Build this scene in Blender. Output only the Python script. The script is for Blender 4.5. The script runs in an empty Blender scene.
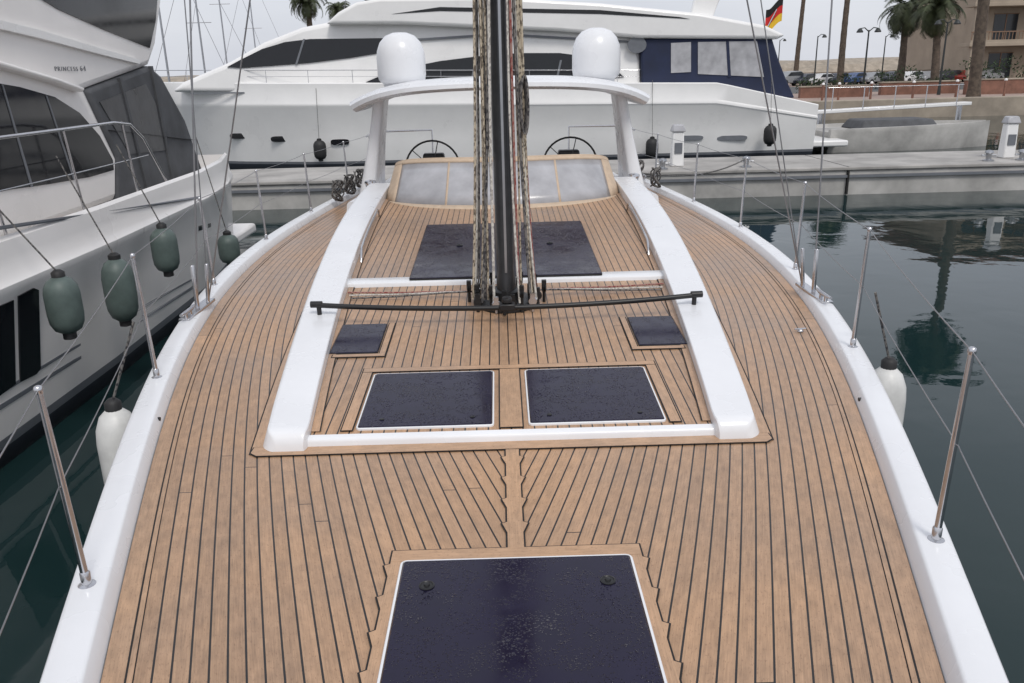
import bpy, math, random, bmesh
import numpy as np
from mathutils import Vector, Matrix
random.seed(7)
R = math.radians
C = bpy.context.scene.collection
# ------------------------------------------------------------ camera
FPX = 825.0
CAM = Vector((-0.018, 0.0, 2.9))
pitch, yaw, roll = R(18.1), 0.009, R(1.4)
Fv = Vector((math.sin(yaw)*math.cos(pitch), math.cos(yaw)*math.cos(pitch), -math.sin(pitch)))
Rv = Vector((math.cos(yaw), -math.sin(yaw), 0))
Uv = Rv.cross(Fv)
R2 = Rv*math.cos(roll) - Uv*math.sin(roll)
U2 = Uv*math.cos(roll) + Rv*math.sin(roll)
cam = bpy.data.cameras.new('camera'); co = bpy.data.objects.new('camera', cam); C.objects.link(co)
M4 = Matrix((R2, U2, -Fv)).transposed().to_4x4(); M4.translation = CAM
co.matrix_world = M4
cam.sensor_width = 36; cam.lens = FPX/1024*36; cam.clip_end = 6000; cam.clip_start = 0.02
bpy.context.scene.camera = co
def ray(u, v): return Fv + R2*((u-512)/FPX) + U2*((341.5-v)/FPX)
def PZ(u, v, z):
    d = ray(u, v); return CAM + d*((z-CAM.z)/d.z)
def PY(u, v, Y):
    d = ray(u, v); return CAM + d*((Y-CAM.y)/d.y)
def PX(u, v, X):
    d = ray(u, v); return CAM + d*((X-CAM.x)/d.x)
# ------------------------------------------------------------ materials
def newmat(name):
    m = bpy.data.materials.new(name); m.use_nodes = True
    nt = m.node_tree; b = nt.nodes['Principled BSDF']; return m, nt, b
def N(nt, t, **k):
    n = nt.nodes.new(t)
    for a, v in k.items():
        if a in n.inputs: n.inputs[a].default_value = v
        else: setattr(n, a, v)
    return n
def mat(name, col, rough=.5, metal=0, var=.12, vs=6, bump=0, bs=60, coat=0, detail=4, rv=.1):
    m, nt, b = newmat(name); L = nt.links.new
    tc = N(nt, 'ShaderNodeTexCoord')
    nz = N(nt, 'ShaderNodeTexNoise', Scale=vs, Detail=detail, Roughness=.6); L(tc.outputs['Object'], nz.inputs['Vector'])
    mr = N(nt, 'ShaderNodeMapRange'); mr.inputs['From Min'].default_value=.3; mr.inputs['From Max'].default_value=.7
    mr.inputs['To Min'].default_value = 1-var; mr.inputs['To Max'].default_value = 1+var*.5
    L(nz.outputs['Fac'], mr.inputs['Value'])
    mx = N(nt, 'ShaderNodeVectorMath', operation='SCALE'); mx.inputs[0].default_value = col[:3]; L(mr.outputs[0], mx.inputs['Scale'])
    L(mx.outputs[0], b.inputs['Base Color'])
    r2 = N(nt, 'ShaderNodeMapRange'); r2.inputs['To Min'].default_value=max(.02, rough-rv); r2.inputs['To Max'].default_value=min(1, rough+rv)
    L(nz.outputs['Fac'], r2.inputs['Value']); L(r2.outputs[0], b.inputs['Roughness'])
    b.inputs['Metallic'].default_value = metal; b.inputs['Coat Weight'].default_value = coat
    if bump:
        n2 = N(nt, 'ShaderNodeTexNoise', Scale=bs, Detail=5); L(tc.outputs['Object'], n2.inputs['Vector'])
        bp = N(nt, 'ShaderNodeBump', Strength=bump, Distance=.01); L(n2.outputs['Fac'], bp.inputs['Height']); L(bp.outputs[0], b.inputs['Normal'])
    return m
def teak(name, pitchw, seam=.125, base=(.395,.252,.158)):
    m, nt, b = newmat(name); L = nt.links.new
    uv = N(nt, 'ShaderNodeUVMap'); sp = N(nt, 'ShaderNodeSeparateXYZ'); L(uv.outputs[0], sp.inputs[0])
    def math_(op, a, b_=None):
        n = N(nt, 'ShaderNodeMath', operation=op)
        for i, x in enumerate((a, b_)):
            if x is None: continue
            if hasattr(x, 'links'): L(x, n.inputs[i])
            else: n.inputs[i].default_value = x
        return n.outputs[0]
    q = math_('DIVIDE', sp.outputs[0], pitchw); fr = math_('FRACT', q); idn = math_('FLOOR', q)
    seamm = math_('LESS_THAN', fr, seam)
    wn = N(nt, 'ShaderNodeTexWhiteNoise', noise_dimensions='1D'); L(idn, wn.inputs['W'])
    vv = math_('ADD', math_('DIVIDE', sp.outputs[1], 6.5), math_('MULTIPLY', wn.outputs['Value'], 7.3))
    bf = math_('FRACT', vv); bid = math_('FLOOR', vv)
    butt = math_('LESS_THAN', bf, .0007)
    sm = math_('MAXIMUM', seamm, butt)
    wn2 = N(nt, 'ShaderNodeTexWhiteNoise', noise_dimensions='2D'); cb = N(nt, 'ShaderNodeCombineXYZ'); L(idn, cb.inputs[0]); L(bid, cb.inputs[1]); L(cb.outputs[0], wn2.inputs['Vector'])
    cg = N(nt, 'ShaderNodeCombineXYZ'); L(math_('MULTIPLY', sp.outputs[0], 260), cg.inputs[0]); L(math_('MULTIPLY', sp.outputs[1], 9), cg.inputs[1]); L(math_('MULTIPLY', wn2.outputs['Value'], 50), cg.inputs[2])
    g = N(nt, 'ShaderNodeTexNoise', Scale=1, Detail=6, Roughness=.65, Distortion=.4); L(cg.outputs[0], g.inputs['Vector'])
    cg2 = N(nt, 'ShaderNodeCombineXYZ'); L(math_('MULTIPLY', sp.outputs[0], 30), cg2.inputs[0]); L(math_('MULTIPLY', sp.outputs[1], 14), cg2.inputs[1])
    g2 = N(nt, 'ShaderNodeTexNoise', Scale=1, Detail=5, Roughness=.6); L(cg2.outputs[0], g2.inputs['Vector'])
    tc = N(nt, 'ShaderNodeTexCoord'); g3 = N(nt, 'ShaderNodeTexNoise', Scale=1.1, Detail=6, Roughness=.6); L(tc.outputs['Object'], g3.inputs['Vector'])
    f = math_('ADD', math_('MULTIPLY', math_('SUBTRACT', g.outputs['Fac'], .5), .95), math_('MULTIPLY', math_('SUBTRACT', wn2.outputs['Value'], .5), .15))
    f = math_('ADD', f, math_('MULTIPLY', math_('SUBTRACT', g2.outputs['Fac'], .5), .8))
    f = math_('ADD', f, math_('MULTIPLY', math_('SUBTRACT', g3.outputs['Fac'], .5), 1.0))
    f = math_('ADD', f, 1.02)
    sc = N(nt, 'ShaderNodeVectorMath', operation='SCALE'); sc.inputs[0].default_value = base; L(f, sc.inputs['Scale'])
    hs = N(nt, 'ShaderNodeHueSaturation'); L(sc.outputs[0], hs.inputs['Color']); L(math_('ADD', math_('MULTIPLY', g3.outputs['Fac'], .3), .88), hs.inputs['Saturation'])
    sc2 = N(nt, 'ShaderNodeCombineXYZ'); L(math_('MULTIPLY', sp.outputs[0], 190), sc2.inputs[0]); L(math_('MULTIPLY', sp.outputs[1], 70), sc2.inputs[1])
    vs_ = N(nt, 'ShaderNodeTexNoise', Scale=1, Detail=2); L(sc2.outputs[0], vs_.inputs['Vector'])
    spk = math_('MULTIPLY', math_('GREATER_THAN', vs_.outputs['Fac'], .64), .34)
    mk = N(nt, 'ShaderNodeMix', data_type='RGBA'); L(spk, mk.inputs[0]); L(hs.outputs[0], mk.inputs[6]); mk.inputs[7].default_value=(.13,.065,.035,1)
    mx = N(nt, 'ShaderNodeMix', data_type='RGBA'); L(sm, mx.inputs[0]); L(mk.outputs[2], mx.inputs[6]); mx.inputs[7].default_value = (.012,.011,.011,1)
    L(mx.outputs[2], b.inputs['Base Color'])
    L(math_('ADD', math_('MULTIPLY', g3.outputs['Fac'], .5), .12), b.inputs['Roughness'])
    h = math_('SUBTRACT', math_('MULTIPLY', g.outputs['Fac'], .12), sm)
    bp = N(nt, 'ShaderNodeBump', Strength=.35, Distance=.003); L(h, bp.inputs['Height']); L(bp.outputs[0], b.inputs['Normal'])
    return m
def glassy(name, col):
    m, nt, b = newmat(name); L = nt.links.new
    tc = N(nt, 'ShaderNodeTexCoord')
    n1 = N(nt, 'ShaderNodeTexNoise', Scale=5, Detail=6, Roughness=.65); L(tc.outputs['Object'], n1.inputs['Vector'])
    mr = N(nt, 'ShaderNodeMapRange'); mr.inputs['From Min'].default_value=.35; mr.inputs['From Max'].default_value=.7; mr.inputs['To Min'].default_value=.06; mr.inputs['To Max'].default_value=.26
    L(n1.outputs['Fac'], mr.inputs['Value']); L(mr.outputs[0], b.inputs['Roughness'])
    rp = N(nt, 'ShaderNodeMix', data_type='RGBA'); L(n1.outputs['Fac'], rp.inputs[0]); rp.inputs[6].default_value=(*[c*.6 for c in col],1); rp.inputs[7].default_value=(*[c*1.6 for c in col],1)
    hs=None
    for scl,thr,mxd in ((55,.49,.34),(130,.44,.38)):
        vo = N(nt, 'ShaderNodeTexVoronoi', Scale=scl); L(tc.outputs['Object'], vo.inputs['Vector'])
        wn = N(nt, 'ShaderNodeTexNoise', Scale=14, Detail=3); L(tc.outputs['Object'], wn.inputs['Vector'])
        lt = N(nt, 'ShaderNodeMapRange', interpolation_type='SMOOTHSTEP'); lt.inputs['From Min'].default_value=.0; lt.inputs['From Max'].default_value=mxd; lt.inputs['To Min'].default_value=1; lt.inputs['To Max'].default_value=0
        L(vo.outputs['Distance'], lt.inputs['Value'])
        gt = N(nt, 'ShaderNodeMath', operation='GREATER_THAN'); L(wn.outputs['Fac'], gt.inputs[0]); gt.inputs[1].default_value=thr
        mu = N(nt, 'ShaderNodeMath', operation='MULTIPLY'); L(lt.outputs[0], mu.inputs[0]); L(gt.outputs[0], mu.inputs[1])
        if hs is None: hs=mu
        else:
            a=N(nt,'ShaderNodeMath',operation='MAXIMUM'); L(hs.outputs[0],a.inputs[0]); L(mu.outputs[0],a.inputs[1]); hs=a
    bp = N(nt, 'ShaderNodeBump', Strength=1, Distance=.004); L(hs.outputs[0], bp.inputs['Height']); L(bp.outputs[0], b.inputs['Normal'])
    L(rp.outputs[2], b.inputs['Base Color']); b.inputs['Specular IOR Level'].default_value=.32
    return m
def ropemat(name, a, c):
    m, nt, b = newmat(name); L = nt.links.new
    tc = N(nt, 'ShaderNodeTexCoord'); mp=N(nt,'ShaderNodeMapping'); mp.inputs['Scale'].default_value=(1,1,.5); L(tc.outputs['Object'], mp.inputs['Vector'])
    w = N(nt, 'ShaderNodeTexVoronoi', Scale=120); L(mp.outputs[0], w.inputs['Vector'])
    gt = N(nt, 'ShaderNodeMapRange'); gt.inputs['From Min'].default_value=.20; gt.inputs['From Max'].default_value=.55
    sp=N(nt,'ShaderNodeSeparateColor'); L(w.outputs['Color'],sp.inputs[0]); L(sp.outputs[0], gt.inputs['Value'])
    mx = N(nt, 'ShaderNodeMix', data_type='RGBA'); L(gt.outputs[0], mx.inputs[0]); mx.inputs[6].default_value=(*a,1); mx.inputs[7].default_value=(*c,1)
    L(mx.outputs[2], b.inputs['Base Color']); b.inputs['Roughness'].default_value=.85
    return m
PW=.050
M = {}
M['teak'] = teak('teak', PW)
M['teak_board'] = teak('teak_board', 50., seam=0, base=(.41,.265,.168))
M['white'] = mat('gelcoat', (.80,.81,.83), .28, var=.05, vs=2, coat=.15)
M['yacht_white'] = mat('yacht_white', (.84,.835,.825), .3, var=.05, vs=1.2, coat=.2)
M['cream'] = mat('cream_hull', (.83,.805,.785), .3, var=.07, vs=.7, coat=.2)
M['caulk'] = mat('caulk', (.013,.012,.012), .7)
M['navy_glass'] = glassy('smoked_glass', (.010,.008,.026))
M['black_glass'] = mat('black_glass', (.008,.009,.012), .08, var=.2, rv=.04)
M['steel'] = mat('steel', (.6,.6,.62), .18, 1, rv=.06, var=.1, vs=20)
M['alu'] = mat('alu', (.45,.46,.48), .35, 1, rv=.1)
M['mast'] = mat('mast_grey', (.09,.094,.102), .32, .5, var=.25, vs=8, coat=.3)
M['black'] = mat('black_plastic', (.012,.012,.013), .4, var=.3, vs=20)
M['rubber'] = mat('rubber', (.02,.02,.021), .6)
M['beige'] = mat('beige_canvas', (.58,.45,.33), .85, var=.12, vs=15, bump=.3, bs=120)
M['clear'] = mat('vinyl_window', (.43,.43,.45), .22, var=.25, vs=3, bump=.6, bs=3)
M['canvas_grey'] = mat('grey_canvas', (.085,.088,.095), .75, var=.35, vs=2.5, bump=.9, bs=4)
M['canvas_pane'] = mat('tinted_vinyl', (.06,.062,.068), .3, var=.4, vs=2.5, bump=.9, bs=3)
M['canvas_navy'] = mat('navy_canvas', (.014,.022,.06), .7, var=.25, vs=2, bump=.4, bs=5)
M['fender'] = mat('fender_green', (.10,.135,.125), .5, var=.2, vs=9)
M['fender_w'] = mat('fender_white', (.68,.68,.66), .4, var=.15, vs=9)
M['stripe'] = mat('stripe_grey', (.16,.17,.19), .4)
M['antifoul'] = mat('antifoul', (.015,.02,.03), .7)
M['concrete'] = mat('concrete', (.40,.385,.365), .85, var=.35, vs=1.1, bump=.4, bs=25, detail=9)
M['concrete_side'] = mat('concrete_side', (.45,.44,.42), .8, var=.4, vs=.9, bump=.4, bs=12, detail=9)
M['paving'] = mat('paving', (.36,.27,.23), .85, var=.25, vs=.6, bump=.2, bs=5)
M['asphalt'] = mat('asphalt', (.10,.10,.10), .9, var=.2, vs=.5)
M['terracotta'] = mat('terracotta', (.24,.12,.085), .8, var=.35, vs=2, bump=.4, bs=9)
M['stone'] = mat('stone', (.36,.31,.25), .9, var=.35, vs=.8, bump=.6, bs=4, detail=8)
M['plaster'] = mat('plaster', (.40,.33,.255), .85, var=.15, vs=.6)
M['parapet'] = mat('parapet', (.24,.15,.10), .8, var=.15, vs=2)
M['dark_win'] = mat('dark_window', (.03,.035,.04), .15)
M['trunk'] = mat('palm_trunk', (.12,.092,.07), .95, var=.5, vs=5, bump=1, bs=12)
M['frond'] = mat('palm_frond', (.055,.07,.028), .6, var=.5, vs=1.5)
M['hedge'] = mat('hedge', (.035,.06,.022), .8, var=.5, vs=5)
M['rope_tan'] = ropemat('rope_tan', (.13,.105,.08), (.54,.47,.36))
M['rope_white'] = ropemat('rope_white', (.34,.32,.30), (.62,.60,.55))
M['rope_red'] = ropemat('rope_red', (.24,.045,.04), (.34,.20,.17))
M['rope_dark'] = ropemat('rope_dark', (.03,.03,.035), (.18,.17,.16))
M['wire'] = mat('wire', (.30,.30,.31), .35, .9)
M['darkpost'] = mat('dark_post', (.03,.035,.035), .5)
m, nt, b = newmat('water'); L = nt.links.new
tc = N(nt, 'ShaderNodeTexCoord')
b.inputs['Base Color'].default_value = (.010,.026,.027,1); b.inputs['Roughness'].default_value=.02; b.inputs['IOR'].default_value=1.33
n1 = N(nt, 'ShaderNodeTexNoise', Scale=.8, Detail=2, Roughness=.45, Distortion=.6); L(tc.outputs['Object'], n1.inputs['Vector'])
n2 = N(nt, 'ShaderNodeTexNoise', Scale=4, Detail=3, Roughness=.5); L(tc.outputs['Object'], n2.inputs['Vector'])
ad = N(nt, 'ShaderNodeMath', operation='MULTIPLY_ADD'); L(n2.outputs['Fac'], ad.inputs[0]); ad.inputs[1].default_value=.12; L(n1.outputs['Fac'], ad.inputs[2])
bp = N(nt, 'ShaderNodeBump', Strength=.18, Distance=.05); L(ad.outputs[0], bp.inputs['Height']); L(bp.outputs[0], b.inputs['Normal'])
M['water'] = m
# ------------------------------------------------------------ mesh builder
class MB:
    def __init__(s): s.v=[]; s.f=[]; s.mi=[]
    def add(s, vs, fs, mi=0):
        o=len(s.v); s.v += [tuple(p) for p in vs]
        for f in fs: s.f.append(tuple(o+i for i in f)); s.mi.append(mi)
        return s
    def box(s, a, b, mi=0, taper=0):
        x0,y0,z0=a; x1,y1,z1=b; t=taper
        return s.add([(x0,y0,z0),(x1,y0,z0),(x1,y1,z0),(x0,y1,z0),(x0+t,y0+t,z1),(x1-t,y0+t,z1),(x1-t,y1-t,z1),(x0+t,y1-t,z1)],
              [(0,3,2,1),(4,5,6,7),(0,1,5,4),(1,2,6,5),(2,3,7,6),(3,0,4,7)], mi)
    def tube(s, pts, r, n=8, mi=0, cap=True):
        pts=[Vector(p) for p in pts]; k=len(pts)
        rr = r if isinstance(r,(list,tuple)) else [r]*k
        vs=[]; up=None
        for i,p in enumerate(pts):
            d=(pts[min(i+1,k-1)]-pts[max(i-1,0)])
            if d.length<1e-9: d=Vector((0,0,1))
            d.normalize()
            if up is None: up = Vector((0,0,1)) if abs(d.z)<.9 else Vector((0,1,0))
            a=d.cross(up)
            if a.length<1e-6: a=d.cross(Vector((1,0,0)))
            a.normalize(); bb=a.cross(d).normalized(); up=bb
            for j in range(n):
                t=2*math.pi*j/n; vs.append(p+(a*math.cos(t)+bb*math.sin(t))*rr[i])
        fs=[]
        for i in range(k-1):
            for j in range(n): fs.append((i*n+j,i*n+(j+1)%n,(i+1)*n+(j+1)%n,(i+1)*n+j))
        if cap: fs += [tuple(range(n)), tuple(range((k-1)*n,k*n))[::-1]]
        return s.add(vs,fs,mi)
    def lathe(s, c, prof, n=20, mi=0, axis='z', sx=1, sy=1):
        vs=[]
        for r,z in prof:
            for j in range(n):
                t=2*math.pi*j/n; a=r*math.cos(t)*sx; b_=r*math.sin(t)*sy
                p={'z':(a,b_,z),'y':(a,z,b_),'x':(z,a,b_)}[axis]
                vs.append((c[0]+p[0],c[1]+p[1],c[2]+p[2]))
        k=len(prof); fs=[]
        for i in range(k-1):
            for j in range(n): fs.append((i*n+j,i*n+(j+1)%n,(i+1)*n+(j+1)%n,(i+1)*n+j))
        fs += [tuple(range(n))[::-1], tuple(range((k-1)*n,k*n))]
        return s.add(vs,fs,mi)
    def loft(s, rows, closed=False, capa=False, capb=False, mis=None, mi=0):
        n=len(rows[0]); vs=[p for r in rows for p in r]; o=len(s.v); s.v += [tuple(p) for p in vs]
        for i in range(len(rows)-1):
            for j in range(n if closed else n-1):
                j2=(j+1)%n; s.f.append((o+i*n+j,o+i*n+j2,o+(i+1)*n+j2,o+(i+1)*n+j)); s.mi.append(mis[j] if mis else mi)
        if capa: s.f.append(tuple(o+j for j in range(n))[::-1]); s.mi.append(mi)
        if capb: s.f.append(tuple(o+(len(rows)-1)*n+j for j in range(n))); s.mi.append(mi)
        return s
    def prism(s, a, b, mi=0):
        n=len(a); return s.add(list(a)+list(b), [tuple(range(n))[::-1], tuple(range(n,2*n))]+[(i,(i+1)%n,n+(i+1)%n,n+i) for i in range(n)], mi)
    def build(s, name, mats, parent=None, smooth=None, bevel=0, uvf=None, bseg=2):
        me=bpy.data.meshes.new(name); me.from_pydata(s.v,[],s.f)
        if not isinstance(mats,(list,tuple)): mats=[mats]
        for q in mats: me.materials.append(q)
        me.polygons.foreach_set('material_index', s.mi)
        if uvf:
            ul=me.uv_layers.new(name='UVMap')
            for l in me.loops: ul.data[l.index].uv = uvf(me.vertices[l.vertex_index].co)
        me.update()
        bm=bmesh.new(); bm.from_mesh(me); bmesh.ops.recalc_face_normals(bm, faces=bm.faces); bm.to_mesh(me); bm.free()
        if smooth is not None:
            me.polygons.foreach_set('use_smooth',[True]*len(me.polygons))
            me.set_sharp_from_angle(angle=R(smooth))
        o=bpy.data.objects.new(name,me); C.objects.link(o)
        if parent:
            o.parent=parent
            if parent.type!='MESH': o.matrix_parent_inverse = Matrix.Translation(-Vector(parent.location))
        if bevel:
            bv=o.modifiers.new('bevel','BEVEL'); bv.width=bevel; bv.segments=bseg; bv.limit_method='ANGLE'; bv.angle_limit=R(35)
            me.polygons.foreach_set('use_smooth',[True]*len(me.polygons)); me.set_sharp_from_angle(angle=R(50))
        return o
def tag(o,label,cat,group=None,kind=None):
    o['label']=label; o['category']=cat
    if group: o['group']=group
    if kind: o['kind']=kind
    return o
def thing(name,label,cat,loc=(0,0,0),group=None):
    o=bpy.data.objects.new(name,None); C.objects.link(o); o.location=loc; o.empty_display_size=.2
    return tag(o,label,cat,group)
def struct(o): o['kind']='structure'; return o
def kids(o): return [c for c in bpy.data.objects if c.parent==o]
def dup(root,loc,rz=0,label=None,scale=1,mats=None):
    r=root.copy(); C.objects.link(r); r.location=loc; r.rotation_euler=(0,0,rz); r.scale=(scale,)*3
    if label: r['label']=label
    for ch in kids(root):
        c=ch.copy(); C.objects.link(c); c.parent=r
        if mats and ch.name.split('.')[0] in mats:
            c.data=ch.data.copy(); c.data.materials[0]=mats[ch.name.split('.')[0]]
        for g in kids(ch):
            d=g.copy(); C.objects.link(d); d.parent=c
    return r
# ============================================================ SETTING
w=MB(); w.add([(-3000,-1500,0),(3000,-1500,0),(3000,4000,0),(-3000,4000,0)],[(0,1,2,3)]); struct(w.build('water',M['water']))
q=MB(); q.box((9,47,-2),(260,400,.85)); struct(q.build('quay_ground',M['paving']))
q=MB(); q.box((9,46.4,-2),(260,47,1.0)); struct(q.build('quay_edge',M['stone'],bevel=.05))
q=MB(); q.box((9,64,.80),(260,84,.856)); struct(q.build('road',M['asphalt']))
q=MB(); q.box((-40,68,-2),(8.9,110,.85)); struct(q.build('quay_ground_far',M['paving']))
q=MB()
random.seed(3)
rows=[]
for i in range(120):
    x=-300+i*7; rows.append([(x,200+random.uniform(-2,2),-.5),(x,203,1.6+random.random()*1.3),(x,206,2.6+random.random()*1.6),(x,212,3.6+random.random()*.7),(x,230,3.4)])
q.loft(rows); struct(q.build('breakwater_hill',M['stone']))
# ============================================================ SAILING YACHT
DZ=1.40
yt=[-1.6,-1,0,1,1.75,2.25,3.04,3.68,4.81,6.6,8,9.4,10.9,12.4]
wt=[.05,.24,.56,.86,1.09,1.245,1.46,1.64,1.90,2.12,2.14,2.06,1.92,1.76]
pf=np.polyfit(yt,wt,6)
def W(y): return max(.02,float(np.polyval(pf,y)))
boat=thing('sailing_yacht','large white sailing yacht with teak deck, dark hatches and tall mast, seen from its bow','sailing boat',(0,4,DZ))
def frange(a,b,n): return [a+(b-a)*i/(n-1) for i in range(n)]
YS=frange(-1.6,12.4,180)
CKF=8.3
d=MB()
rows=[]
for y in YS:
    ww=W(y); rows.append([(ww*s,y,DZ) for s in frange(-1,1,25)])
n=25; d.v += [p for r in rows for p in r]
for i in range(len(rows)-1):
    for j in range(n-1):
        xm=(rows[i][j][0]+rows[i][j+1][0])/2
        if YS[i]>CKF+.3 and YS[i]<12.0 and abs(xm)<1.35: continue
        d.f.append((i*n+j,i*n+j+1,(i+1)*n+j+1,(i+1)*n+j)); d.mi.append(0)
deck=d.build('teak_deck',M['teak'],boat,uvf=lambda c:(W(c.y)-abs(c.x)+.02,c.y+ (5 if c.x<0 else 0)))
def hullrow(y,s):
    ww=W(y); b=max(.0,min(1,(y+1.8)/5))
    wl=ww*(.55+.33*b)
    return [(s*(ww),y,DZ-.02),(s*(ww+.003),y,DZ+.004),(s*(ww+.024),y,DZ+.052),(s*(ww+.028),y,DZ+.057),(s*(ww+.036),y,DZ+.060),(s*(ww+.12),y,DZ+.060),(s*(ww+.132),y,DZ+.057),(s*(ww+.138),y,DZ+.050),
            (s*(ww+.142),y,DZ-.05),(s*(ww*.995+.13),y,DZ-.35),(s*(ww*.97+.08),y,.75),(s*(wl+.06),y,.22),(s*(wl+.05),y,.14),(s*wl,y,0),(s*wl*.7,y,-.45)]
for s in (-1,1):
    g=MB(); g.loft([hullrow(y,s) for y in YS],mis=[0]*11+[1]+[2]*2)
    g.build('hull_side',[M['white'],M['stripe'],M['antifoul']],boat,smooth=36)
g=MB(); a=hullrow(YS[-1],-1); b_=hullrow(YS[-1],1); g.add(a+b_[::-1],[tuple(range(len(a)*2))]); g.build('transom',M['white'],boat)
def strip(pts_in,pts_out,z,name,matk,parent,uvf=None):
    m_=MB(); m_.loft([[ (a[0],a[1],z),(b[0],b[1],z)] for a,b in zip(pts_in,pts_out)]); return m_.build(name,M[matk],parent,uvf=uvf)
for s in (-1,1):
    strip([(s*(W(y)-.062),y) for y in YS],[(s*(W(y)-.002),y) for y in YS],DZ+.0035,'margin_board','teak_board',boat,uvf=lambda c:(W(c.y)-abs(c.x)+3,c.y))
    strip([(s*(W(y)-.0835),y) for y in YS],[(s*(W(y)-.062),y) for y in YS],DZ+.0033,'margin_board','teak_board',boat,uvf=lambda c:(W(c.y)-abs(c.x)+6,c.y))
    strip([(s*(W(y)-.0680),y) for y in YS],[(s*(W(y)-.062),y) for y in YS],DZ+.0038,'caulking_seam','caulk',boat)
def smoothf(T,deg=3):
    p=np.polyfit([t[0] for t in T],[t[1] for t in T],deg); return lambda y: float(np.polyval(p,y))
XO=smoothf([(3.12,1.055),(4.4,1.22),(5.7,1.37),(7,1.46),(8.2,1.51),(9,1.52)])
XI=smoothf([(3.2,.855),(4.5,.985),(6,1.08),(7.9,1.16),(9,1.18)])
ZC=smoothf([(3.2,.034),(3.9,.075),(4.6,.12),(5.4,.17),(6.8,.26),(8.4,.32)])
def zc(y): return DZ+ZC(y)
CF=3.235
cr=MB(); ys=frange(CF-.005,8.45,60); cr.loft([[(XI(y)*s,y,zc(y)) for s in frange(-1,1,13)] for y in ys])
cr.build('coachroof_teak',M['teak'],boat,uvf=lambda c:(c.x+100*PW+.0031,c.y+3))
FR=3.165
for s in (-1,1):
    rows=[]
    yy=[FR,FR+.003,FR+.010,FR+.022,FR+.04,FR+.07,FR+.12]+frange(3.45,8.9,40)
    for y in yy:
        k=min(1,max(0,(y-FR)/.045)); k=math.sin(k*math.pi/2)**.4 if k>0 else 0
        kk=max(.02,k)
        top=DZ+(ZC(y)+.050+.03*min(1,(y-3.1)/3))*kk
        cr_=.04*(1-min(1,(y-FR)/.07))**2
        xo=XO(y)-cr_; xi=XI(max(y,FR+.1))+cr_*.3
        h=top-DZ; sl=.034+.25*max(0,h-.1)
        sec=[(xo,DZ-.01),(xo-sl*.9,top-.010*kk),(xo-sl,top-.004*kk),(xo-sl-.006,top-.001*kk),(xo-sl-.016,top),((xo+xi)/2,top+.001),(xi+.014,top),(xi+.006,top-.001*kk),(xi+.002,top-.006*kk),(xi,DZ-.01)]
        rows.append([(s*x,y,z) for x,z in sec])
    g=MB(); g.loft(rows,capa=True); g.build('coachroof_side',M['white'],boat,smooth=30)
g=MB(); xs=XI(3.3)+.02
def liprow(x): return [(x,CF-.030,DZ-.01),(x,CF-.027,DZ+.024),(x,CF-.024,DZ+.033),(x,CF-.018,DZ+.038),(x,CF-.010,DZ+.041),(x,CF+.006,DZ+.045),(x,CF+.010,DZ+.043),(x,CF+.012,DZ+.02)]
g.loft([liprow(x) for x in frange(-xs,xs,10)]); g.build('coachroof_lip',M['white'],boat,smooth=36)
def board(poly,z,name='margin_board',matk='teak_board',horiz=False,par=boat,zf=None,seam=.006):
    zz=zf or (lambda y:z)
    m_=MB(); m_.add([(p[0],p[1],zz(p[1])+.0065) for p in poly],[tuple(range(len(poly)))])
    m_.build(name,M[matk],par,uvf=(lambda c:(c.y+11,c.x)) if horiz else (lambda c:(c.x+11,c.y)))
    m_=MB(); n=len(poly); inner=[]; outer=[]
    for i in range(n):
        p=Vector(poly[i]); a=(Vector(poly[(i+1)%n])-p).normalized(); b=(p-Vector(poly[i-1])).normalized()
        na=Vector((a.y,-a.x)); nb=Vector((b.y,-b.x)); nn=(na+nb)
        if nn.length<.01: nn=na
        nn=nn/max(.35,nn.length_squared)*2
        if nn.length>1.6: nn=nn.normalized()*1.6
        outer.append(p+nn*seam); inner.append(p-nn*.001)
    area=sum(poly[i][0]*poly[(i+1)%n][1]-poly[(i+1)%n][0]*poly[i][1] for i in range(n))
    if area<0: outer,inner=[2*Vector(p)-o for p,o in zip(poly,outer)],[2*Vector(p)-o for p,o in zip(poly,inner)]
    m_.add([(p.x,p.y,zz(p.y)+.0045) for p in outer]+[(p.x,p.y,zz(p.y)+.0045) for p in inner],[(i,(i+1)%n,n+(i+1)%n,n+i) for i in range(n)])
    m_.build('caulking_seam',M['caulk'],par)
for s in (-1,1):
    ys=frange(3.15,9.0,40)
    strip([(s*(XO(y)-.03),y) for y in ys],[(s*(XO(y)+.038),y) for y in ys],DZ+.0035,'margin_board','teak_board',boat,uvf=lambda c:(abs(c.x)-XO(c.y)+7,c.y))
    strip([(s*(XO(y)+.038),y) for y in ys],[(s*(XO(y)+.044),y) for y in ys],DZ+.0038,'caulking_seam','caulk',boat)
xo=XO(3.15)+.038
board([(-xo+.03,3.132),(xo-.03,3.132),(xo,3.16),(xo,3.215),(-xo,3.215),(-xo,3.16)],DZ,horiz=True)
p0=PZ(405,560,DZ+.02); p1=PZ(630,555,DZ+.02)
HX=(p1.x-p0.x)/2; HY1=(p0.y+p1.y)/2; HY0=HY1-.72
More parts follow.
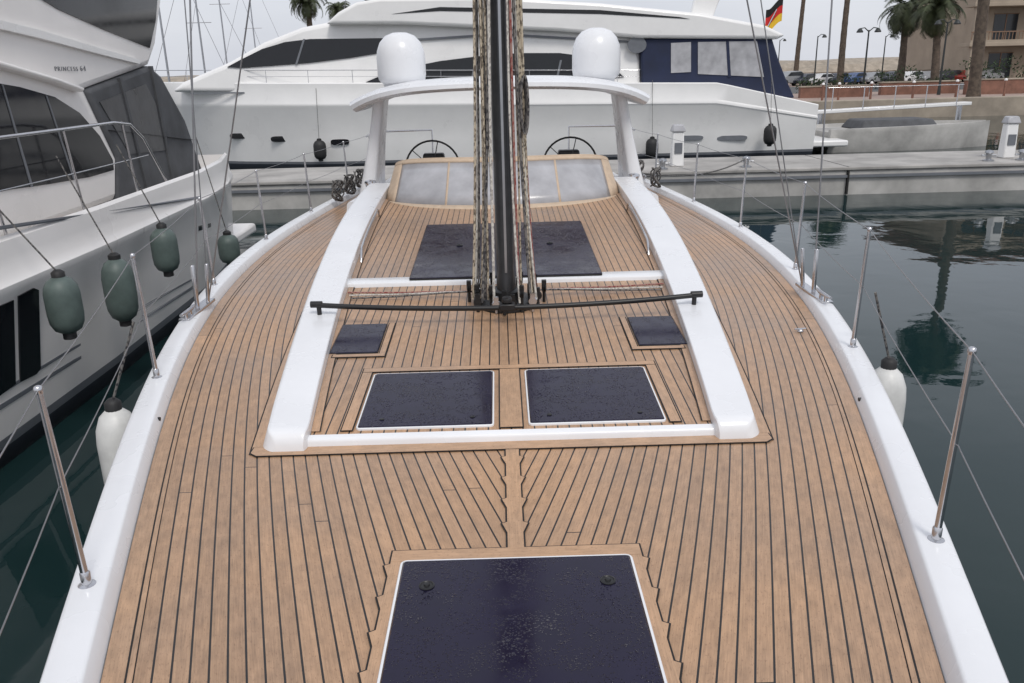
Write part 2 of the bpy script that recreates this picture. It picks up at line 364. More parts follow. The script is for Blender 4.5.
def serr(y0,y1,xb,ext):
    out=[]
    for k in range(0,60):
        lo,hi=y0-.3,y1+.3
        f=lambda t: W(t)-xb+.02-k*PW
        if f(lo)*f(hi)>0: continue
        for _ in range(30):
            mid=(lo+hi)/2
            if f(lo)*f(mid)<=0: hi=mid
            else: lo=mid
        if y0+.01<lo<y1-.03: out.append(lo)
    pts=[(xb,y0)]
    for y in out:
        pts.append((xb,y)); dy=.06
        slope=(W(y+dy)-W(y))
        pts.append((xb+slope+ext,y+dy)) ; pts.append((xb,y+dy+.01))
    pts.append((xb,y1))
    return [p for p in pts if p[1]<=y1+1e-6]
kp=serr(HY1+.08,3.126,.027,.0)
board([(-x,y) for x,y in kp[::-1]]+kp,DZ+.0002)
hs=serr(HY0-.5,HY1+.08,HX+.045,.0)
for s in (-1,1):
    pl=[(s*(HX+.0),HY0-.5)]+[(s*x,y) for x,y in hs]+[(s*(HX+.0),HY1+.08)]
    board(pl,DZ+.0006)
board([(-HX-.045,HY1+.018),(HX+.045,HY1+.018),(HX+.045,HY1+.08),(-HX-.045,HY1+.08)],DZ+.0012,horiz=True)
def hatch(x0,x1,y0,y1,zf,handles=(),rim=.010,lift=.014,lip=.010,rc=.010,disc=False,rm='white'):
    f=MB()
    def rr(x0,x1,y0,y1,z,r=.03,n=4):
        out=[]
        for cx,cy,a0 in ((x1-r,y1-r,0),(x0+r,y1-r,90),(x0+r,y0+r,180),(x1-r,y0+r,270)):
            for i in range(n+1):
                a=R(a0+90*i/n); out.append((cx+r*math.cos(a),cy+r*math.sin(a)))
        return [(a,b,zf(b)+z) for a,b in out]
    A=rr(x0-rim-.002,x1+rim+.002,y0-rim-.002,y1+rim+.002,-.02,rc+.012); B=rr(x0-rim-.001,x1+rim+.001,y0-rim-.001,y1+rim+.001,lip-.002,rc+.011); Cc=rr(x0-rim+.001,x1+rim-.001,y0-rim+.001,y1+rim-.001,lip,rc+.01); D=rr(x0-.003,x1+.003,y0-.003,y1+.003,lip,rc); E=rr(x0-.003,x1+.003,y0-.003,y1+.003,-.01,rc)
    f.loft([A,B,Cc,D,E],closed=True); fr=f.build('hatch',M[rm],boat,smooth=30)
    g=MB(); a=rr(x0,x1,y0,y1,-.01,rc); b2=rr(x0,x1,y0,y1,lift-.003,rc); c2=rr(x0+.003,x1-.003,y0+.003,y1-.003,lift,rc)
    g.loft([a,b2,c2],closed=True,capb=True); g.build('hatch_glass',M['navy_glass'],fr,smooth=25)
    for hx,hy in handles:
        h=MB(); z=zf(hy)+lift
        if disc:
            h.lathe((hx,hy,z),[(.024,-.002),(.024,.003),(.019,.005),(.017,.003),(.010,.003),(.008,.008),(.003,.009)],24)
        else:
            h.lathe((hx,hy,z),[(.011,-.002),(.011,.003),(.007,.005)],16)
        h.build('hatch_handle',M['black'],fr,smooth=40)
    return fr
deckz=lambda y:DZ+.006
hatch(-HX,HX,HY0,HY1,deckz,[(-HX+.085,HY1-.14),(HX-.085,HY1-.14),(-HX+.085,HY0+.1),(HX-.085,HY0+.1)],disc=True)
hatch(-.665,-.085,3.295,3.87,zc,[(-.57,3.36),(-.17,3.36)],rim=.009,lift=.013)
hatch(.085,.665,3.295,3.87,zc,[(.17,3.36),(.57,3.36)],rim=.009,lift=.013)
for s in (-1,1):
    a,b2=sorted((s*.70,s*.955)); hatch(a,b2,4.17,4.60,zc,[],lift=.010,lip=.007,rim=.003,rc=.01,rm='black')
for s in (-1,1):
    a,b2=sorted((s*.0,s*.048))
    board([(a,3.27),(b2,3.27),(b2,3.905),(a,3.905)],0,zf=zc)
    a,b2=sorted((s*.69,s*.735))
    board([(a,3.28),(b2,3.28),(b2,3.905),(a,3.905)],0,zf=zc)
    a,b2=sorted((s*.0,s*.735)); board([(a,3.91),(b2,3.91),(b2,3.955),(a,3.955)],0,zf=lambda y:zc(y)+.0006,horiz=True)
    ys=frange(3.28,8.3,40)
    m_=MB(); m_.loft([[(s*(XI(y)-.035),y,zc(y)+.005),(s*(XI(y)+.0),y,zc(y)+.005)] for y in ys]); m_.build('margin_board',M['teak_board'],boat,uvf=lambda c:(abs(c.x)-XI(c.y)+5,c.y))
    m_=MB(); m_.loft([[(s*(XI(y)-.041),y,zc(y)+.0052),(s*(XI(y)-.035),y,zc(y)+.0052)] for y in ys]); m_.build('caulking_seam',M['caulk'],boat)
    a,b2=sorted((s*.66,s*.93))
    board([(a,4.115),(b2,4.115),(b2,4.150),(a,4.150)],0,zf=lambda y:zc(y)+.001,horiz=True)
    a,b2=sorted((s*.655,s*.685)); board([(a,4.115),(b2,4.115),(b2,4.61),(a,4.61)],0,zf=lambda y:zc(y)+.0003)
g=MB()
def brow(x):
    return [(x,5.31,zc(5.31)-.02),(x,5.314,zc(5.31)+.018),(x,5.318,zc(5.31)+.025),(x,5.33,zc(5.33)+.028),(x,5.43,zc(5.43)+.028),(x,5.44,zc(5.44)+.022),(x,5.445,zc(5.44)-.02)]
g.loft([brow(x) for x in frange(-1.05,1.05,8)]); g.build('cross_beam',M['white'],boat,smooth=36)
zg=lambda y:zc(y)+.030
for s in (-1,1):
    a,b2=sorted((s*.008,s*.64)); hatch(a,b2,5.35,6.85,zg,[(s*.34,6.15)],lift=.014,rim=.003,disc=True,rm='black')
g=MB(); pts=[]
for t in frange(-1,1,25): pts.append((t*1.12,4.62-.06*(1-t*t),DZ+.245-.03*(1-t*t)))
g.tube(pts,.015,10); g.build('jib_track',M['black'],boat,smooth=60)
for s in (-1,1):
    g=MB(); g.tube([(s*1.07,4.62,DZ+.247),(s*1.135,4.624,DZ+.247)],.020,12); g.tube([(s*1.09,4.63,DZ+.12),(s*1.09,4.62,DZ+.245)],.014,8); g.build('track_end',M['black'],boat,smooth=60)
g=MB(); g.box((-.045,4.515,DZ+.205),(.045,4.585,DZ+.245)); g.lathe((0,4.55,DZ+.245),[(.03,0),(.03,.03),(.02,.04)],14); g.build('track_car',M['black'],boat,bevel=.008)
# mast
MX,MY=0.0,4.95
rake=.012
def mrow(z,sx=.060,sy=.11):
    y0=MY+(z-1.6)*rake; return [(MX+sx*math.cos(a),y0+sy*math.sin(a)*(1 if math.sin(a)>0 else .85),z) for a in [2*math.pi*i/28 for i in range(28)]]
g=MB(); g.loft([mrow(z) for z in (zc(MY)-.02,2.2,4,8,13,19.5)],closed=True,capb=True); mast=g.build('mast',M['mast'],boat,smooth=60)
g=MB(); g.box((-.007,MY-.102,1.75),(.007,MY-.090,5)); g.build('mast_track',M['alu'],mast)
for s in (-1,1):
    for zz in (7.2,12.0):
        g=MB(); g.tube([(s*.05,MY+.08+(zz-1.6)*rake,zz),(s*1.45,MY+.45+(zz-1.6)*rake,zz+.12)],[.05,.03],8); g.build('spreader',M['mast'],mast,smooth=60)
z=zc(MY)
g=MB(); g.lathe((0,MY,z),[(.20,-.01),(.20,.012),(.18,.02),(.105,.03),(.095,.08),(.08,.09)],32,sy=1.1); g.build('mast_collar',M['black'],mast,smooth=40)
random.seed(5)
for i in range(24):
    a=2*math.pi*i/24+.2; g=MB(); ro=1+.16*(i%3-1); cx,cy=.20*ro*math.cos(a),MY+.225*ro*math.sin(a); zz=z+.040+.045*(i%2)+random.uniform(0,.02)
    g.lathe((cx,cy,zz),[(.002,-.012),(.024,-.012),(.027,-.007),(.020,0),(.027,.007),(.024,.012),(.002,.012)],16,axis='x' if i%2 else 'y')
    g.box((cx-.014,cy-.014,zz-.005),(cx+.014,cy+.014,zz+.05))
    g.tube([(cx,cy,z-.01),(cx,cy,zz)],.010,8)
    g.build('block',M['steel'] if i%4==0 else M['black'],mast,smooth=50)
# dense bundle of halyards lying close against the mast
RM=['rope_tan','rope_white','rope_dark','rope_tan','rope_tan','rope_dark','rope_tan','rope_dark','rope_tan','rope_white','rope_tan','rope_red','rope_dark','rope_tan','rope_tan','rope_white','rope_tan','rope_dark','rope_tan','rope_red','rope_white']
random.seed(21)
for i in range(21):
    side=-1 if i<10 else 1
    j=i if i<10 else i-10
    fa=.16*j+.02   # from beside the mast round to its front
    a=(math.pi+fa*.75) if side<0 else (2*math.pi-fa*.72)
    ca,sa=math.cos(a),math.sin(a)
    rb=random.uniform(.150,.215)
    bx,by_=rb*ca,MY+rb*1.1*sa-.01
    rt=[.074,.100,.086,.112,.092][i%5]
    tx,ty=rt*ca+random.uniform(-.006,.006)+.004*side,MY+(.118+.015*(i%2))*sa
    amp=random.uniform(.003,.010); ph=random.uniform(0,6); fq=random.uniform(5,14); kx_=random.uniform(3.5,7.5)
    pts=[]
    for t in frange(0,1,34):
        zz=z+.05+t*(7.5-z); k=(1-math.exp(-t*kx_))
        pts.append((bx+(tx-bx)*k+amp*math.sin(t*fq+ph),by_+(ty-by_)*k+(zz-1.6)*rake,zz))
    g=MB(); g.tube(pts,[.0070,.0090,.0062,.0080][i%4],7); g.build('halyard',M[RM[i]],mast,smooth=80)
g=MB()
for k in range(4):
    g.tube([(.115+.020*math.sin(t)+.005*k,MY-.10-.012*k,2.72+.13*math.cos(t)*(1+.08*k)) for t in frange(0,2*math.pi,22)],.007,6)
g.build('rope_coil',M['rope_dark'],mast,smooth=80)
for s,mk,x1,y1 in ((-1,'rope_white',-1.0,5.1),(-1,'rope_red',-1.02,5.16),(1,'rope_white',1.0,5.1),(1,'rope_red',1.02,5.17),(1,'rope_dark',.98,5.05),(-1,'rope_dark',-.98,5.04)):
    pts=[]
    for t in frange(0,1,12):
        x=s*.2+(x1-s*.2)*t; y=MY+.08+(y1-MY-.08)*t+.006*math.sin(t*8); pts.append((x,y,zc(y)+.016+.03*(1-t)))
    g=MB(); g.tube(pts,.0055,6); g.build('control_line',M[mk],boat,smooth=80)
for s in (-1,1):
    g=MB(); pts=[(s*(XI(5.9)-.03),5.9,zc(5.9)),(s*(XI(5.9)-.03),5.94,zc(5.9)+.07)]+[(s*(XI(y)-.03),y,zc(y)+.085) for y in frange(6.0,7.3,6)]+[(s*(XI(7.35)-.03),7.36,zc(7.35)+.07),(s*(XI(7.4)-.03),7.4,zc(7.4))]
    g.tube(pts,.009,8); g.build('handrail',M['steel'],boat,smooth=60)
# windscreen
def wpt(t,k):
    a=t*math.pi/2
    x=1.19*math.sin(a)*(1-.06*k); y=8.45-.85*math.cos(a)**.85+.50*k; hh=.45*(1-.34*abs(t)**3.2)
    return (x,y,zc(8.0)-.05+hh*k)
def wgrid(ts,ks,name,mk,off=0,par=boat,th=.012):
    g=MB(); g.loft([[Vector(wpt(t,k)) for t in ts] for k in ks]); o=g.build(name,M[mk],par,smooth=60); sd=o.modifiers.new('s','SOLIDIFY'); sd.thickness=th; sd.offset=off; return o
wgrid(frange(-.70,.70,34),frange(.14,.93,5),'windscreen_panel','clear',th=.008)
wgrid(frange(-1,1,40),frange(.93,1.0,3),'windscreen_trim','beige',th=.02)
wgrid(frange(-1,1,40),frange(-.05,.14,3),'windscreen_trim','beige',th=.02)
wgrid(frange(-1,-.70,8),frange(.14,.93,5),'windscreen_trim','beige',th=.02)
wgrid(frange(.70,1,8),frange(.14,.93,5),'windscreen_trim','beige',th=.02)
for tt in (-.30,.30):
    wgrid(frange(tt-.006,tt+.006,3),frange(.14,.93,5),'windscreen_seam','beige',th=.014)
g=MB(); g.tube([Vector(wpt(t,1.01)) for t in frange(-1,1,40)],.012,8); g.build('windscreen_tube',M['beige'],boat,smooth=60)
for s in (-1,1):
    g=MB(); rows=[]
    for y in frange(8.3,12.0,14):
        t=(y-8.3)/3.7; xo_=1.60-.1*t; zt=DZ+.30-.12*t
        rows.append([(s*xo_,y,DZ-.02),(s*(xo_-.04),y,zt-.02),(s*(xo_-.06),y,zt),(s*(xo_-.30),y,zt),(s*(xo_-.32),y,zt-.02),(s*(xo_-.34),y,.95)])
    g.loft(rows,capa=True,capb=True); g.build('cockpit_coaming',M['white'],boat,smooth=36)
    g=MB(); g.box((min(s*.75,s*1.25),8.7,.95),(max(s*.75,s*1.25),10.0,1.38)); g.build('cockpit_seat',M['teak_board'],boat,bevel=.02,uvf=lambda c:(c.x+9,c.y))
    g=MB(); g.lathe((s*1.42,9.0,DZ+.28),[(.08,0),(.08,.03),(.055,.05),(.05,.09),(.065,.12),(.06,.14),(.03,.15)],20); g.build('winch',M['steel'],boat,smooth=40)
g=MB(); g.box((-1.35,8.5,.90),(1.35,12.1,.95)); g.build('cockpit_floor',M['teak'],boat,uvf=lambda c:(c.x+9,c.y))
g=MB(); g.box((-1.2,8.42,.95),(1.2,8.5,zc(8.4))); g.build('cabin_bulkhead',M['white'],boat)
g=MB(); g.box((-.25,8.9,.95),(.25,10.0,1.55)); g.build('cockpit_table',M['white'],boat,bevel=.03)
for s in (-1,1):
    g=MB(); g.box((s*.86-.14,10.62,.95),(s*.86+.14,10.9,1.80),taper=.03); pd=g.build('steering_pedestal',M['white'],boat,bevel=.03)
    g=MB(); cx,cy,cz=s*.86,10.52,1.77; rad=.34
    g.tube([(cx+rad*math.cos(a),cy,cz+rad*math.sin(a)) for a in frange(0,2*math.pi,37)],.012,8)
    for k in range(6):
        a=2*math.pi*k/6+.3; g.tube([(cx,cy,cz),(cx+rad*math.cos(a),cy,cz+rad*math.sin(a))],.006,6)
    g.lathe((cx,cy-.02,cz),[(.045,0),(.045,.05),(.03,.06)],14,axis='y'); g.build('steering_wheel',M['black'],pd,smooth=60)
    g=MB(); g.box((s*.86-.15,10.66,1.80),(s*.86+.15,10.84,1.94),taper=.02); g.build('instrument_pod',M['black'],pd,bevel=.02)
# hardtop arch
def hrow(y,k=1,dz=0):
    out=[]
    for t in frange(-1,1,41):
        x=1.66*t*k; e=abs(t); out.append((x,y+.5*e**3,2.83-.06*e**2-.15*e**5+dz))
    return out
top=[hrow(8.9,.975,-.075),hrow(8.91,.99,-.035),hrow(9.0,1,.0),hrow(9.8,1,.03),hrow(10.6,.985,-.01),hrow(10.64,.97,-.05)]
bot=[hrow(10.55,.955,-.10),hrow(9.9,.96,-.105),hrow(9.0,.96,-.105)]
g=MB(); g.loft(top+bot+[top[0]])
allr=top+bot
for idx in (0,40): g.add([r[idx] for r in allr],[tuple(range(len(allr)))])
g.build('hardtop',M['white'],boat,smooth=36)
for s in (-1,1):
    g=MB(); rows=[]
    for t in frange(0,1,12):
        e=(1-t)**2.2
        x=1.57-.25*t; y=10.0-.30*t; zz=DZ+.1+t*(2.74-DZ-.1); a,b2=.065+.05*e,.26+.28*e
        rows.append([(s*x+a*(abs(math.cos(q))**.4)*math.copysign(1,math.cos(q)),y+b2*(abs(math.sin(q))**.4)*math.copysign(1,math.sin(q)),zz) for q in [2*math.pi*i/28 for i in range(28)]])
    g.loft(rows,closed=True); g.build('arch_leg',M['white'],boat,smooth=40)
    g=MB(); g.lathe((s*1.13,10.1,2.80),[(.20,-.08),(.22,.0),(.25,.02),(.27,.045),(.28,.10),(.28,.28),(.27,.36),(.235,.45),(.17,.52),(.08,.555),(.005,.56)],32); g.build('radar_dome',M['white'],boat,smooth=50)
# stanchions
for s in (-1,1):
    base = [-.9,.6]+([2.16,3.98] if s<0 else [2.27,4.16])+[5.95,7.7,9.3,10.9,12.2]
    tops=[]
    for i,y in enumerate(base):
        x=s*(W(y)+.085); z0=DZ+.06; tp=Vector((x+s*.02,y+.0,z0+.63)); tops.append(tp)
        g=MB(); g.lathe((x,y,z0-.004),[(.026,0),(.026,.005),(.015,.010),(.015,.045),(.0115,.05)],16); g.tube([(x,y,z0+.02),(x+s*.012,y,z0+.4),tp],[.0115,.0105,.0088],10); g.lathe(tp-Vector((0,0,.01)),[(.011,0),(.013,.01),(.011,.02),(.004,.024)],10)
        g.build('stanchion',M['steel'],boat,smooth=50)
    for h in (0,-.30):
        g=MB(); pts=[]
        for i in range(len(tops)-1):
            a,b2=tops[i]+Vector((0,0,h)),tops[i+1]+Vector((0,0,h))
            for t in frange(0,1,6)[:-1]: pts.append(a.lerp(b2,t)-Vector((0,0,.05*t*(1-t))))
        pts.append(tops[-1]+Vector((0,0,h))); g.tube(pts,.0024,6); g.build('lifeline',M['wire'],boat,smooth=80)
    c0=Vector((s*(W(5.3)+.05),5.25,DZ+.06))
    g=MB(); g.box((c0.x-.035,5.0,DZ+.055),(c0.x+.035,5.5,DZ+.075)); g.tube([c0,c0+Vector((-s*.004,0,.30))],.015,8); g.tube([c0+Vector((-s*.02,.14,0)),c0+Vector((-s*.05,.13,.28))],.013,8); g.build('chainplate',M['steel'],boat,bevel=.004)
    tipa=PY(190 if s<0 else 832,0,5.4); da=(tipa-c0); g=MB(); g.tube([c0,c0+da*4.0],.0058,8); g.build('shroud',M['wire'],boat)
    c1=c0+Vector((-s*.02,.14,0)); tipb=PY(250 if s<0 else 747,0,5.3); g=MB(); g.tube([c1,c1+(tipb-c1)*3.3],.005,8); g.build('shroud',M['wire'],boat)
    g=MB(); c2=c0+Vector((0,.22,0)); g.tube([c2,c2+(PY(160 if s<0 else 718,-300,5.5)-c2)*1.2],.004,6); g.build('shroud',M['wire'],boat)
    if s>0:
        yf,xf=4.62,W(4.62)-.13
        g=MB(); g.lathe((s*xf,yf,DZ+.004),[(.018,0),(.018,.005),(.01,.014),(.004,.018)],14); g.tube([(s*xf-.035,yf,DZ+.018),(s*xf+.035,yf+.01,DZ+.018)],.005,6); g.build('deck_eye',M['steel'],boat,smooth=50)
    for yc in (5.05,11.4):
        g=MB(); xx=s*(W(yc)+.08); zz=DZ+.06
        g.tube([(xx,yc-.12,zz+.055),(xx,yc-.06,zz+.05),(xx,yc+.06,zz+.05),(xx,yc+.12,zz+.055)],[.009,.014,.014,.009],8); g.tube([(xx,yc-.04,zz-.005),(xx,yc-.04,zz+.05)],.012,8); g.tube([(xx,yc+.04,zz-.005),(xx,yc+.04,zz+.05)],.012,8)
        g.build('mooring_cleat',M['steel'],boat,smooth=60)
    g=MB(); g.lathe((s*(W(3.5)+.013),3.5,DZ+.03),[(.001,-.006),(.009,-.006),(.009,.006),(.001,.006)],12,axis='x'); g.build('drain',M['black'],boat)
    g=MB(); g.tube([(s*1.8,11.4,DZ+.72),(s*1.8,12.35,DZ+.72),(s*1.0,12.42,DZ+.72),(s*1.0,12.42,DZ)],.014,8); g.build('stern_rail',M['steel'],boat,smooth=60)
random.seed(9)
for (x,y) in ((-1.96,9.9),(-1.92,10.5),(-1.88,11.1),(1.93,10.4),(1.86,11.3)):
    g=MB()
    for k in range(5):
        ph=random.random()*6; g.tube([(x+.05*math.sin(t*2+ph),y+.10*math.sin(t)+.02*k,DZ+.20+.12*math.cos(t+ph*.1)) for t in frange(0,2*math.pi,18)],.009,6)
    g.build('rope_coil',M['rope_dark'],boat,smooth=80)
# ============================================================ fenders
def fender(c,r,h,mk,label,hang,group=None,cap='rubber'):
    t=thing('fender',label,'fender',(c.x,c.y,c.z-h/2),group); x,y,z0=c.x,c.y,c.z-h/2
    g=MB(); prof=[(.02,0),(r*.4,.01),(r*.75,h*.08),(r*.95,h*.2),(r,h*.35),(r,h*.7),(r*.93,h*.82),(r*.7,h*.93),(r*.35,h*.99),(.02,h)]
    g.lathe((x,y,z0),prof,24); g.build('body',M[mk],t,smooth=60)
    for zz in (z0-.03,z0+h-.01):
        g=MB(); g.lathe((x,y,zz),[(r*.15,-.02),(r*.38,-.01),(r*.38,.04),(r*.2,.06)],14); g.build('end_cap',M[cap],t,smooth=50)
    g=MB(); g.tube([(x,y,z0+h+.03),hang],.007,6); g.build('line',M['rope_dark'],t)
for u,v,X,r,h,hz,lb in ((64,305,-3.56,.135,.48,(-3.86,2.0),'grey green fender nearest the camera on the left motor yacht'),
                        (120,290,-3.56,.140,.60,(-3.86,2.3),'tallest grey green fender, second along the left motor yacht'),
                        (165,250,-3.58,.135,.48,(-3.86,2.3),'grey green fender third along the left motor yacht'),
                        (229,249,-3.7,.14,.40,(-3.9,2.2),'small grey green fender farthest along by the stern of the left motor yacht')):
    c=PX(u,v,X); fender(c,r,h,'fender',lb,(hz[0],c.y-.1,hz[1]),group='grey green fenders on the left motor yacht')
fender(Vector((-2.06,4.0,.98)),.11,.62,'fender_w','white fender with black top hanging outside the left rail of the sailing yacht',(-1.88,4.0,1.75))
fender(Vector((2.12,4.30,.98)),.11,.62,'fender_w','white fender with black top hanging outside the right rail of the sailing yacht',(1.94,4.18,1.75))
# ============================================================ LEFT MOTOR YACHT
LX=-6.35
ly=thing('motor_yacht','white motor yacht alongside on the left with rounded black side windows and grey canvas cover','motor yacht',(LX,5,0))
HB=lambda y: float(np.interp(y,[-7,-5,-3,0,4,8,11,12.5,13.7],[.05,.75,1.35,2.05,2.47,2.52,2.45,2.25,1.95]))
ZF=[(-.6,.70),(0,.925),(.16,.94),(.24,.945),(.9,.972),(1.30,.99),(1.36,1.008),(1.42,1.01),(1.48,.992),(1.62,.988),(1.74,.985),(1.77,.97),(1.74,.955),(1.45,.95),(1.45,.6),(1.45,0)]
def hullX(y,z): return LX+HB(y)*float(np.interp(z,[a for a,_ in ZF[:11]],[b for _,b in ZF[:11]]))
for s in (-1,1):
    g=MB(); yy=frange(-7,13.7,70)
    def shear(y,z): return z*(1+ (0.12*max(0,(2-y)/9)) ) if z>.3 else z
    g.loft([[(LX+s*HB(y)*f,y,shear(y,z)) for z,f in ZF] for y in yy],mis=[2,2,1]+[0]*20); g.build('hull',[M['cream'],M['stripe'],M['antifoul']],ly,smooth=35)
g=MB(); y=13.7; a=[(LX-HB(y)*f,y,z) for z,f in ZF[:11]]; b_=[(LX+HB(y)*f,y,z) for z,f in ZF[:11]]; g.add(a+b_[::-1],[tuple(range(len(a)*2))]); g.build('transom',M['cream'],ly)
g=MB(); g.box((LX-1.9,13.7,.25),(LX+1.9,14.9,.42)); g.build('swim_platform',M['cream'],ly,bevel=.05)
def sideprism(px,X,th,name,mk,par,bevel=0,extra=()):
    pts=[PX(u,v,X) for u,v in px]; yz=[(p.y,p.z) for p in pts]+list(extra)
    g=MB(); g.prism([(X,a,b) for a,b in yz],[(X-th,a,b) for a,b in yz]); return g.build(name,M[mk],par,bevel=bevel)
SX=-4.45
pG=PX(165,-70,SX)
sideprism([(118,200),(118,158),(86,90),(150,66),(157,45),(163,0),(165,-70)],SX,3.8,'superstructure','cream',ly,bevel=.08,extra=[(7.0,pG.z-.1),(5.0,pG.z-.7),(3.6,3.3),(1.2,2.3),(-1.0,1.65),(-1.0,1.46)])
sideprism([(-60,74),(-20,80),(20,87),(55,97),(80,113),(100,136),(113,160),(114,170),(90,177),(50,184),(0,191),(-60,198)],SX+.012,.03,'side_window','black_glass',ly)
sideprism([(46,95),(47.5,96),(75.5,180),(74,180)],SX+.02,.02,'window_mullion','stripe',ly)
sideprism([(2,84),(3.5,85),(33.5,187),(31.5,187)],SX+.02,.02,'window_mullion','stripe',ly)
sideprism([(22,-40),(30,-8),(60,10),(105,30),(150,48),(156,20),(160,-40)],SX+.012,.03,'flybridge_window','black_glass',ly)
sideprism([(-60,20),(-20,24),(40,38),(100,54),(140,64),(140,60),(100,48),(40,30),(-20,15),(-60,10)],SX+.05,.06,'trim_line','yacht_white',ly)
sideprism([(-60,50),(0,60),(60,78),(86,88),(84,92),(60,83),(0,66),(-60,57)],SX+.10,.12,'brow','cream',ly,bevel=.02)
sideprism([(87,90),(151,66),(162,76),(186,120),(206,178),(207,196),(118,201),(118,158)],SX+.02,3.8,'canvas_enclosure','canvas_grey',ly,bevel=.05)
sideprism([(100,102),(146,84),(162,116),(168,150),(130,154)],SX+.03,.02,'canvas_window','canvas_pane',ly)
for k,(ua,va,ub,vb) in enumerate(((151,66,176,196),(120,78,150,198),(110,130,195,140))):
    sideprism([(ua,va),(ua+2,va),(ub+2,vb),(ub,vb)],SX+.045,.04,'canvas_seam','canvas_grey',ly)
g=MB(); g.box((LX-2.1,4.0,pG.z-.05),(SX+.15,10.6,pG.z+.08)); g.build('flybridge_roof',M['cream'],ly,bevel=.04)
def hullwin(px,name='hull_window',mk='black_glass',off=.006,par=ly,th=.03):
    pts=[]
    for u,v in px:
        p=PX(u,v,-3.84)
        for _ in range(3): p=PX(u,v,hullX(p.y,p.z)+off)
        pts.append(p)
    g=MB(); g.prism(pts,[p-Vector((th,0,0)) for p in pts]); return g.build(name,M[mk],par)
hullwin([(-30,318),(0,306),(14,300),(16,384),(0,396),(-30,416)],off=.012,th=.05)
hullwin([(19,296),(34,288),(39,290),(41,368),(37,374),(21,382)],off=.012,th=.05)
hullwin([(-40,236),(120,212),(200,198),(200,196),(120,209),(-40,232)],'rub_line','stripe')
hullwin([(-40,436),(60,372),(150,316),(196,287),(196,284),(150,313),(60,368),(-40,430)],'hull_stripe','stripe')
hullwin([(-40,420),(60,358),(150,304),(196,278),(196,276.5),(150,302),(60,355),(-40,416)],'hull_stripe','stripe')
hullwin([(199,226),(211,223),(211,227),(199,231)],'vent')
g=MB(); X=-3.98
rl=[(X,y,2.50) for y in frange(-3,8.8,12)]+[(X,9.2,2.46),(X,9.5,2.3),(X,10.0,1.76)]
rl=[(LX+min(HB(p[1])-.12,2.40),p[1],p[2]) for p in rl]
g.tube(rl,.016,8); g.tube([(p[0],p[1],2.1) for p in rl[:-3]]+[(rl[-1][0],9.6,2.1)],.007,6)
for y in frange(-2.4,9.0,10):
    xx=LX+min(HB(y)-.12,2.40); g.tube([(xx,y+.12,1.74),(xx,y,2.50)],.013,8)
g.build('guard_rail',M['steel'],ly,smooth=60)
def text(word,u0,u1,v):
    cu=bpy.data.curves.new('lettering','FONT'); cu.body=word; cu.size=.17; cu.extrude=.003; cu.space_character=1.3; cu.offset=-.004
    to=bpy.data.objects.new('tmp',cu); C.objects.link(to); bpy.context.view_layer.update()
    me=bpy.data.meshes.new_from_object(to.evaluated_get(bpy.context.evaluated_depsgraph_get())); C.objects.unlink(to); bpy.data.objects.remove(to)
    me.materials.clear(); me.materials.append(M['stripe'])
    pa=PX(u0,v,SX+.006); pb=PX(u1,v,SX+.006); wx=max(v_.co.x for v_ in me.vertices); sc=(pb.y-pa.y)/wx
    me.transform(Matrix(((0,0,1,pa.x),(sc,0,0,pa.y),(0,sc*.72,0,pa.z),(0,0,0,1))))
    lo=bpy.data.objects.new('lettering',me); C.objects.link(lo); lo.parent=ly; lo.matrix_parent_inverse=Matrix.Translation(-Vector(ly.location))
text('PRINCESS',55,78,71); text('64',80.5,86,71)
# ============================================================ CENTRE MOTOR YACHT
BY=29.8; FY=27.2
by=thing('motor_yacht','long white flybridge yacht lying side on beyond the pontoon, navy canvas over its stern','motor yacht',(0,BY,0))
xb=PY(118,80,FY).x; xs_=PY(822,100,FY).x
def hb2(x):
    t=(x-xb)/(xs_-xb); return 2.6*min(1,max(.03,(t/.26)))**.5 if t<.26 else 2.6-.25*max(0,(t-.85)/.15)
def sheer2(x):
    t=(x-xb)/(xs_-xb); return 2.85-.50*t if t<.85 else 2.85-.50*.85-(t-.85)/.15*.75
def flr(t): return .70+.27*min(1,t/.3)
for s in (-1,1):
    g=MB(); rows=[]
    for x in frange(xb,xs_,60):
        h=hb2(x); sh=sheer2(x); t=(x-xb)/(xs_-xb); fl=flr(t)
        rr_=[(-.4,fl*.7),(0,fl*.93),(.18,fl*.95),(.26,fl*.955),(.9,fl*.6+.4*.97),(sh*.72,.992),(sh*.74,1.006),(sh*.77,1.006),(sh*.79,.994),(sh-.03,1.0),(sh,.985),(sh,.0)]
        rk=1.2*(1-min(1,t/.15))
        rows.append([(x+rk*(1-z/sh)*1.0,BY+s*h*f,z) for z,f in rr_])
    g.loft(rows,mis=[2,2,1]+[0]*12); g.build('hull',[M['yacht_white'],M['stripe'],M['antifoul']],by,smooth=35)
g=MB(); r=[(p[0],p[1],p[2]) for p in rows[-1][:11]]; r2=[(p[0],2*BY-p[1],p[2]) for p in r]; g.add(r+r2[::-1],[tuple(range(22))]); g.build('transom',M['yacht_white'],by)
g=MB(); g.box((xs_,BY-2.1,.3),(xs_+1.2,BY+2.1,.5)); g.build('swim_platform',M['yacht_white'],by,bevel=.05)
def fprism(px,Y,th,name,mk,par,bevel=0,slant=0,bseg=3):
    pts=[PY(u,v,Y) for u,v in px]; zmin=min(p.z for p in pts)
    a=[Vector((p.x,Y+slant*(p.z-zmin),p.z)) for p in pts]; b=[Vector((p.x,Y+th-slant*(p.z-zmin),p.z)) for p in pts]
    g=MB(); g.prism(a,b); return g.build(name,M[mk],par,bevel=bevel,bseg=bseg)
SY=27.75
